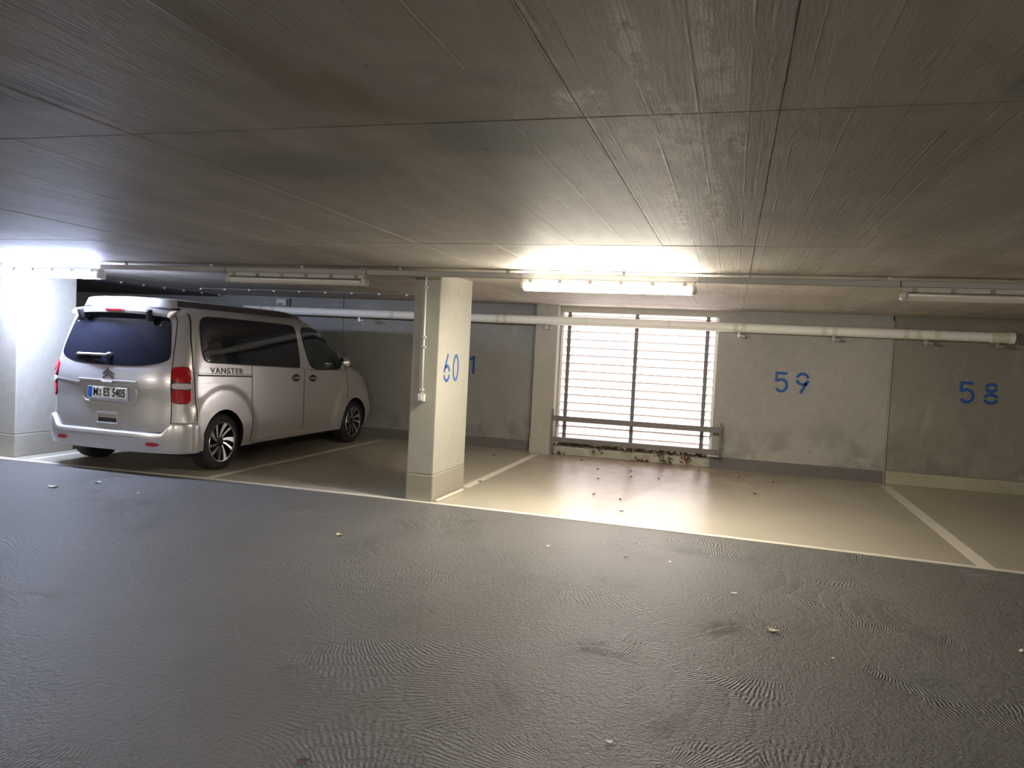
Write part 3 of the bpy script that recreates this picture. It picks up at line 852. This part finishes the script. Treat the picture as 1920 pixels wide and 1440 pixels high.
# grip recess
gy = BV.ray_cast(Vector((0, -3, .6)), Vector((0, 1, 0)))[0].y
gh = MB().span((-.15, gy - .018, .655), (.14, gy + .01, .685), bev=.008, seg=2).make('tailgate_grip', M['silver'], van)
MB().span((-.13, gy - .0105, .565), (.135, gy + .005, .615), bev=.003).make('grip_slot', M['seal'], gh)
MB().span((-.15, gy - .02, .545), (.14, gy + .005, .562), bev=.006, seg=2).make('grip_lip', M['silver'], gh)
MB().span((-.152, gy - .014, .56), (-.138, gy + .005, .66), bev=.004).span((.128, gy - .014, .56), (.142, gy + .005, .66), bev=.004).make('grip_sides', M['silver'], gh)
# spoiler lip over the rear window, with the third brake light
b = MB(); K = 24; secs = []
for i in range(K + 1):
    x = -.67 + 1.34 * i / K; c = (x / .67); bow = .055 * abs(c) ** 2.6; dr = .035 * abs(c) ** 2.5
    pr = [(.115 + bow, 1.822 - dr), (.108 + bow, 1.85 - dr), (.15 + bow, 1.892 - dr), (.36, 1.912 - dr), (.36, 1.86 - dr), (.235 + bow * .5, 1.822 - dr)]
    secs.append([b.bm.verts.new((x, y, z)) for y, z in pr])
for A, B in zip(secs, secs[1:]):
    for j in range(6): b.bm.faces.new((A[j], A[(j + 1) % 6], B[(j + 1) % 6], B[j]))
b.bm.faces.new(secs[0]); b.bm.faces.new(secs[-1][::-1])
sp = b.make('spoiler', M['silver'], van, angle=35)
MB().span((-.125, .094, 1.838), (.125, .13, 1.864), bev=.006, seg=2).make('brake_light', M['red'], sp)
for x in (-.50, .46):
    b = MB().box((x, .135, 1.80), (.062, .07, .13), Matrix.Rotation(.35, 4, 'X'), bev=.018, seg=3)
    b.make('window_hinge', M['seal'], van, angle=50)
for x in (-.62, .555):
    h = BV.ray_cast(Vector((x, -3, 1.70)), Vector((0, 1, 0)))[0]
    MB().ball(h + Vector((0, -.016, 0)), .013, (1, .6, 1)).make('glass_stud', M['chrome'], van, smooth=True)
# wiper
wy_ = BV.ray_cast(Vector((-.02, -3, 1.33)), Vector((0, 1, 0)))[0].y
wp = MB().ball((-.02, wy_ - .03, 1.325), .045, (1, .7, .9)).make('wiper_pivot', M['seal'], van, smooth=True)
MB().tube([(-.02, wy_ - .065, 1.335), (-.25, wy_ - .05, 1.333), (-.47, wy_ - .025, 1.33)], .013, 8).make('wiper_arm', M['plastic'], wp, smooth=True)
MB().box((-.33, wy_ - .024, 1.318), (.36, .014, .016)).make('wiper_blade', M['seal'], wp)
# tail lights
for fr in (CORN_R, CORN_L):
    O = [(.650, .83), (.745, .815), (.845, .825), (.848, 1.0), (.840, 1.235), (.745, 1.245), (.655, 1.225), (.642, 1.0)]
    tl = overlay('tail_light', fr, O, .006, M['seal'], rnd_=1, step=.03)
    def seg(z0, z1, m, nm):
        overlay(nm, fr, [(.655, z0), (.745, z0 - .002), (.842, z0), (.842, z1), (.745, z1 + .002), (.655, z1)], .024, m, tl, rnd_=1, step=.03, thick=.02)
    seg(1.062, 1.232, M['red'], 'red_lens'); seg(.990, 1.052, M['clear'], 'clear_lens'); seg(.828, .980, M['red'], 'red_lens')
    overlay('red_core', fr, [(.70, 1.11), (.79, 1.11), (.79, 1.18), (.70, 1.18)], .028, M['red'], tl, step=.03)
# rear bumper
def bumper():
    P = plan(.45); n = len(P)
    path = []
    k = 0
    R = [p for p in P[:n // 2] if p[1] < .46]
    Lp = [(-x, y) for x, y in R[::-1]]
    path = Lp[:-1] + R
    bm = bmesh.new(); cols = []
    for i, (x, y) in enumerate(path):
        a = path[max(i - 1, 0)]; c = path[min(i + 1, len(path) - 1)]
        t = Vector((c[0] - a[0], c[1] - a[1])).normalized(); nrm = Vector((t.y, -t.x))
        s = min(max((abs(x) - .70) / .12, 0), 1); s = s * s * (3 - 2 * s)
        zt = .485 + .125 * s
        e = min(max((.46 - y) / .18, 0.25), 1) if abs(x) > .85 else 1
        pr = [(-.03, .262), (.03 * e, .270), (.042 * e, .32), (.052 * e, .40), (.058 * e, zt - .055), (.050 * e, zt - .018), (.028 * e, zt - .003), (-.03, zt + .004)]
        cols.append([bm.verts.new((x + nrm.x * o, y + nrm.y * o, z)) for o, z in pr])
    for A, B in zip(cols, cols[1:]):
        for j in range(len(A)): bm.faces.new((A[j], A[(j + 1) % len(A)], B[(j + 1) % len(A)], B[j]))
    bm.faces.new(cols[0]); bm.faces.new(cols[-1][::-1])
    bmesh.ops.recalc_face_normals(bm, faces=bm.faces[:])
    bvh = BVHTree.FromBMesh(bm)
    me = bpy.data.meshes.new('rear_bumper'); bm.to_mesh(me); bm.free()
    return link('rear_bumper', me, M['silver'], van, angle=40), bvh
bp, BB = bumper()
for s in (-1, 1):
    overlay('reflector', REAR, [(s * .55, .335), (s * .70, .335), (s * .72, .372), (s * .56, .385)], .006, M['red'], bp, rnd_=1, step=.02, bvh=BB)
# pop-up roof shell
def roof():
    bm = bmesh.new(); rings = []
    N = 120
    def ring(hw, y0, y1, z, n=5.0, rz=0.0):
        ym, hy = (y0 + y1) / 2, (y1 - y0) / 2; R = []
        for i in range(N):
            a = 2 * PI * i / N; c, s = math.cos(a), math.sin(a)
            x = hw * math.copysign(abs(c) ** (2 / n), c); y = ym + hy * math.copysign(abs(s) ** (2 / n), s)
            nose = max(0, (y - 2.2) / .85)
            zz = z - .075 * nose ** 2 + rz * (1 - (x / .83) ** 2)
            R.append(bm.verts.new((x, y, zz)))
        return R
    rings.append(ring(.66, .34, 2.98, 1.893, 9))
    rings.append(ring(.72, .27, 3.05, 1.898, 9))
    rings.append(ring(.728, .262, 3.06, 1.908, 9))
    rings.append(ring(.722, .268, 3.05, 1.918, 9))
    rings.append(ring(.712, .280, 3.03, 1.950, 9, rz=.012))
    rings.append(ring(.700, .292, 2.99, 1.980, 9, rz=.026))
    rings.append(ring(.688, .306, 2.97, 1.988, 8, rz=.03))
    rings.append(ring(.64, .36, 2.9, 1.992, 7, rz=.032))
    rings.append(ring(.4, .7, 2.5, 1.992, 6, rz=.032)); rings.append(ring(.2, 1.0, 2.0, 1.992, 5, rz=.032))
    for A, B in zip(rings, rings[1:]):
        for j in range(N): bm.faces.new((A[j], A[(j + 1) % N], B[(j + 1) % N], B[j]))
    bm.faces.new(rings[0]); bm.faces.new(rings[-1])
    bmesh.ops.recalc_face_normals(bm, faces=bm.faces[:])
    me = bpy.data.meshes.new('pop_up_roof'); bm.to_mesh(me); bm.free()
    me.materials.append(M['silver']); me.materials.append(M['roof_side'])
    for f in me.polygons:
        if abs(f.normal.x) > .75 and f.center.z > 1.915: f.material_index = 1
    return link('pop_up_roof', me, None, van, angle=30)
rf = roof()
b = MB(); b.tube([(x, y, 1.892) for x, y in [(-.66, .36), (-.70, .6), (-.70, 2.8), (-.62, 2.98), (.62, 2.98), (.70, 2.8), (.70, .6), (.66, .36)]], .022, 8, closed=True)
b.make('roof_seal', M['seal'], rf)
rear_text('VANSTER', .055, -.02, 1.955, .274, M['letter_pale'], rf, sx=1.7, spacing=1.15)
# windscreen, mirrors, underbody
overlay('windscreen', FRONT, [(-.78, 1.26), (0, 1.27), (.78, 1.26), (.72, 1.6), (.66, 1.80), (0, 1.82), (-.66, 1.80), (-.72, 1.6)], .010, M['glassF'])
for s in (-1, 1):
    overlay('headlight', FRONT, [(s * .55, .92), (s * .82, .98), (s * .80, 1.06), (s * .60, 1.02)], .012, M['clear'], rnd_=1)
    mr = MB().ball((s * 1.085, 3.53, 1.30), .1, (.95, .62, 1.05), 20, 12).make('mirror', M['chrome'], van, smooth=True)
    MB().box((s * .985, 3.58, 1.235), (.12, .07, .05), bev=.015, seg=2).make('mirror_arm', M['seal'], mr)
MB().span((-.62, .3, .2), (.62, 4.6, .62), bev=.03).span((-.85, 1.25, .2), (.85, 3.65, .3), bev=.03).make('underbody', M['black'], van)
MB().cyl((-.8, .8, WZ), (.8, .8, WZ), .05, 12).make('rear_axle', M['black'], van)
# wheels
def wheel():
    w = MB().lathe([(.235, -.11), (.27, -.115), (.315, -.108), (.336, -.085), (.340, -.05), (.340, .05), (.336, .085), (.315, .108), (.27, .115), (.235, .11)], n=56, closed=True).make('wheel', M['tyre'], van, angle=40)
    MB().lathe([(.242, .112), (.243, .105), (.232, .100), (.226, .104), (.228, .113), (.238, .117)], n=56, closed=True).make('rim', M['alloy'], w, angle=40)
    MB().lathe([(.235, .104), (.225, .06), (.215, -.10), (.06, -.06), (.001, -.06)], n=48).make('barrel', M['alloy_dark'], w, smooth=True)
    MB().lathe([(.001, .098), (.028, .097), (.034, .09), (.06, .082), (.064, .05)], n=28).make('hub_cap', M['alloy_dark'], w, angle=50)
    sp = None
    for k in range(10):
        if k < 2:
            b = MB(); L = 8; secs = []
            wide = k == 0
            for i in range(L + 1):
                t = i / L; r = .045 + .188 * t
                a = (.42 if wide else .30) * t * (1.3 - .3 * t)
                hw = (.011 + .022 * t ** 1.3) if wide else (.009 + .008 * t)
                c, s = math.cos(a), math.sin(a); rad = Vector((0, s, c)); tan = Vector((0, c, -s))
                p = rad * r; x = .082 + .026 * t
                secs.append([b.bm.verts.new(p + tan * hw + Vector((x, 0, 0))), b.bm.verts.new(p - tan * hw + Vector((x - .004, 0, 0))),
                             b.bm.verts.new(p - tan * hw * .8 + Vector((x - .035, 0, 0))), b.bm.verts.new(p + tan * hw * .8 + Vector((x - .035, 0, 0)))])
            for A, B in zip(secs, secs[1:]):
                for j in range(4): b.bm.faces.new((A[j], A[(j + 1) % 4], B[(j + 1) % 4], B[j]))
            b.bm.faces.new(secs[0]); b.bm.faces.new(secs[-1][::-1])
            o = b.make('spoke', M['alloy'], w, angle=40)
            sp = (sp or []) + [o]
        else:
            o = sp[k % 2].copy(); COL.objects.link(o)
        o.rotation_euler = (-2 * PI * (k // 2) / 5 - (0 if k % 2 == 0 else .62), 0, 0)
    return w
w0 = wheel()
def place(w, x, y, flip, spin): w.location = (x, y, WZ); w.rotation_euler = (spin, 0, PI if flip else 0)
place(w0, .865, WHEELS[0], False, .1)
for x, y, fl, spn in ((.865, WHEELS[1], False, .5), (-.865, WHEELS[0], True, .9), (-.865, WHEELS[1], True, .2)):
    c = w0.copy(); COL.objects.link(c)
    for ch in w0.children:
        d = ch.copy(); COL.objects.link(d); d.parent = c
    place(c, x, y, fl, spn)

# ------------------------------------------------------------------ litter
def leaf_mesh(L, wd, curl, seed):
    r = random.Random(seed); b = MB(); n = 7; top = []; 
    for i in range(n + 1):
        t = i / n; hw = wd / 2 * math.sin(PI * min(max(t, .04), .97)) ** .8 * (1 + r.uniform(-.15, .15))
        z = .004 + curl * (2 * t - 1) ** 2
        top.append([(L * (t - .5), hw, z + curl * .5), (L * (t - .5), 0, z), (L * (t - .5), -hw, z + curl * .6)])
    V = [[[b.bm.verts.new((x, y, z + dz)) for x, y, z in row] for row in top] for dz in (0, .0015)]
    for i in range(n):
        for j in range(2):
            b.bm.faces.new((V[1][i][j], V[1][i][j + 1], V[1][i + 1][j + 1], V[1][i + 1][j]))
            b.bm.faces.new((V[0][i][j], V[0][i + 1][j], V[0][i + 1][j + 1], V[0][i][j + 1]))
    return b
leaves = [  # x, y, length, width, rot, material, label
    (-6.50, 6.07, .10, .07, .4, 'leaf', 'pale dry leaf on the dark lane in front of the left pillar, nearest it'),
    (-6.33, 6.46, .07, .04, 1.4, 'leaf', 'thin pale leaf on the lane behind the left corner of the van'),
    (-5.60, 6.23, .04, .03, .2, 'paper', 'tiny pale scrap on the lane behind the van plate'),
    (-3.05, 5.65, .075, .05, 2.6, 'leaf', 'pale yellowish leaf on the lane in front of the pillar marked 60'),
    (-1.38, 6.12, .035, .03, .2, 'paper', 'small white scrap on the lane, right of the pillar marked 60'),
    (-0.73, 6.07, .04, .03, .2, 'leaf_brown', 'dark red leaf fragment on the lane in front of bay 60'),
    (-0.39, 6.09, .03, .025, .9, 'paper', 'white speck on the lane, left of a pair of pale scraps'),
    (0.10, 5.47, .05, .025, .3, 'paper', 'whitish flake pair on the lane beyond the large dry leaf'),
    (0.32, 4.79, .085, .042, 2.5, 'leaf', 'large dry beige leaf in the middle of the lane, right of centre'),
    (-0.40, 3.11, .035, .028, .5, 'paper', 'bright white pebble like scrap at the bottom of the frame'),
    (1.71, 5.06, .06, .02, 1.1, 'paper', 'whitish sliver on the lane at the right edge of the frame'),
    (0.62, 4.48, .02, .016, .2, 'paper', 'tiny pale speck on the lane, right of the large dry leaf'),
    (-1.48, 2.53, .05, .03, .5, 'leaf_brown', 'dark leaf scrap on the lane at the bottom, left of centre'),
]
for i, (x, y, L, wd, rz, m, lab) in enumerate(leaves):
    o = leaf_mesh(L, wd, .012 if m == 'leaf' else .004, i).make('dry_leaf' if 'leaf' in m else 'paper_scrap', M[m], None, smooth=True)
    o.location = (x, y, 0.0); o.rotation_euler = (0, 0, rz)
    tag(o, lab, 'leaf' if 'leaf' in m else 'scrap')
crumbs = [(-2.12, 11.37), (-1.74, 10.61), (-1.59, 9.78), (-1.45, 8.66), (-1.12, 8.5), (-1.02, 7.86), (-1.22, 10.21), (-1.29, 10.74), (-0.39, 11.35), (-0.86, 10.25), (-2.86, 8.75), (-3.92, 11.16), (-3.41, 11.04), (0.17, 11.07), (0.35, 9.79), (0.62, 10.91)]
crumb_labels = [
    'leaf crumb right below the left end of the window sill',
    'leaf crumb on the cream floor before the sill, upper of two',
    'leaf crumb on the cream floor before the sill, lower of two',
    'leaf crumb on the left glossy patch below the louvred window',
    'leaf crumb in the stem of the dark Y painted between window reflections, upper one',
    'leaf crumb in the stem of the dark Y painted between window reflections, nearest the lane',
    'leaf crumb in the right arm of the dark Y painted between window reflections, lower of a pair',
    'leaf crumb in the right arm of the dark Y painted between window reflections, upper of a pair',
    'leaf crumb below the right end of the window sill',
    'leaf crumb on the right glossy patch below the louvred window',
    'leaf crumb beside the bay line close to the pillar marked 60',
    'leaf crumb at the back wall just right of the pillar marked 60',
    'leaf crumb before the dark plinth under the number 1',
    'leaf crumb below the wall plinth, left one under the number 59',
    'leaf crumb farthest out from the wall under the number 59',
    'leaf crumb below the wall plinth, right one under the number 59',
]
for i, (x, y) in enumerate(crumbs):
    o = leaf_mesh(.05, .035, .008, 40 + i).make('leaf_crumb', M['leaf_crumb'], None, smooth=True)
    o.location = (x, min(y, 11.68), .0022); o.rotation_euler = (0, 0, i * 1.3)
    tag(o, 'dark ' + crumb_labels[i], 'leaf crumb', 'leaf crumbs on the cream bay floor')
# loose pale bar beside the pillar foot
bar = MB().box((0, 0, .012), (.035, .74, .022), bev=.004).make('loose_strip', M['paint'], None)
bar.location = (-2.86, 7.72, .003); bar.rotation_euler = (0, 0, -.03)
tag(bar, 'short pale strip lying on the floor at the foot of the pillar marked 60', 'strip')
# leaf litter along the sill
b = MB(); r = random.Random(3)
def clump(x, y, z, s):
    L = leaf_mesh(s, s * .7, s * .25, r.randint(0, 9999))
    mx = Matrix.Translation((x, y, z)) @ Matrix.Rotation(r.uniform(0, 6.28), 4, 'Z') @ Matrix.Rotation(r.uniform(-.9, .9), 4, 'X') @ Matrix.Rotation(r.uniform(-.9, .9), 4, 'Y')
    L.bm.transform(mx); me = bpy.data.meshes.new('t'); L.bm.to_mesh(me); L.bm.free(); return me
def litter(name, n, m, place_, label):
    bm = bmesh.new()
    for i in range(n):
        me = clump(*place_()); bm.from_mesh(me); bpy.data.meshes.remove(me)
    me = bpy.data.meshes.new(name); bm.to_mesh(me); bm.free()
    o = link(name, me, m, None, smooth=True); o['kind'] = 'stuff'; tag(o, label, 'leaves')
    return o
litter('leaf_litter', 260, M['leaf_moss'], lambda: (r.uniform(-2.62, -.28), r.uniform(11.86, 11.98), .145 + r.random() ** 2 * .045, r.uniform(.03, .07)), 'mossy leaf litter heaped along the sill under the louvres')
spots = [(-2.36, .16), (-2.30, .19), (-1.95, .10), (-1.5, .15), (-1.0, .13), (-.92, .05), (-.9, .09), (-.86, .03), (-.62, .04), (-.6, .10), (-1.25, .02), (-1.3, .03), (-2.6, .03), (-.45, .17)]
def brown():
    x, z = r.choice(spots); return (x + r.gauss(0, .05), r.uniform(11.74, 11.82), max(.02, z + r.gauss(0, .015)), r.uniform(.04, .075))
litter('brown_leaf_litter', 70, M['leaf_brown'], brown, 'reddish brown leaves caught against the front of the sill')
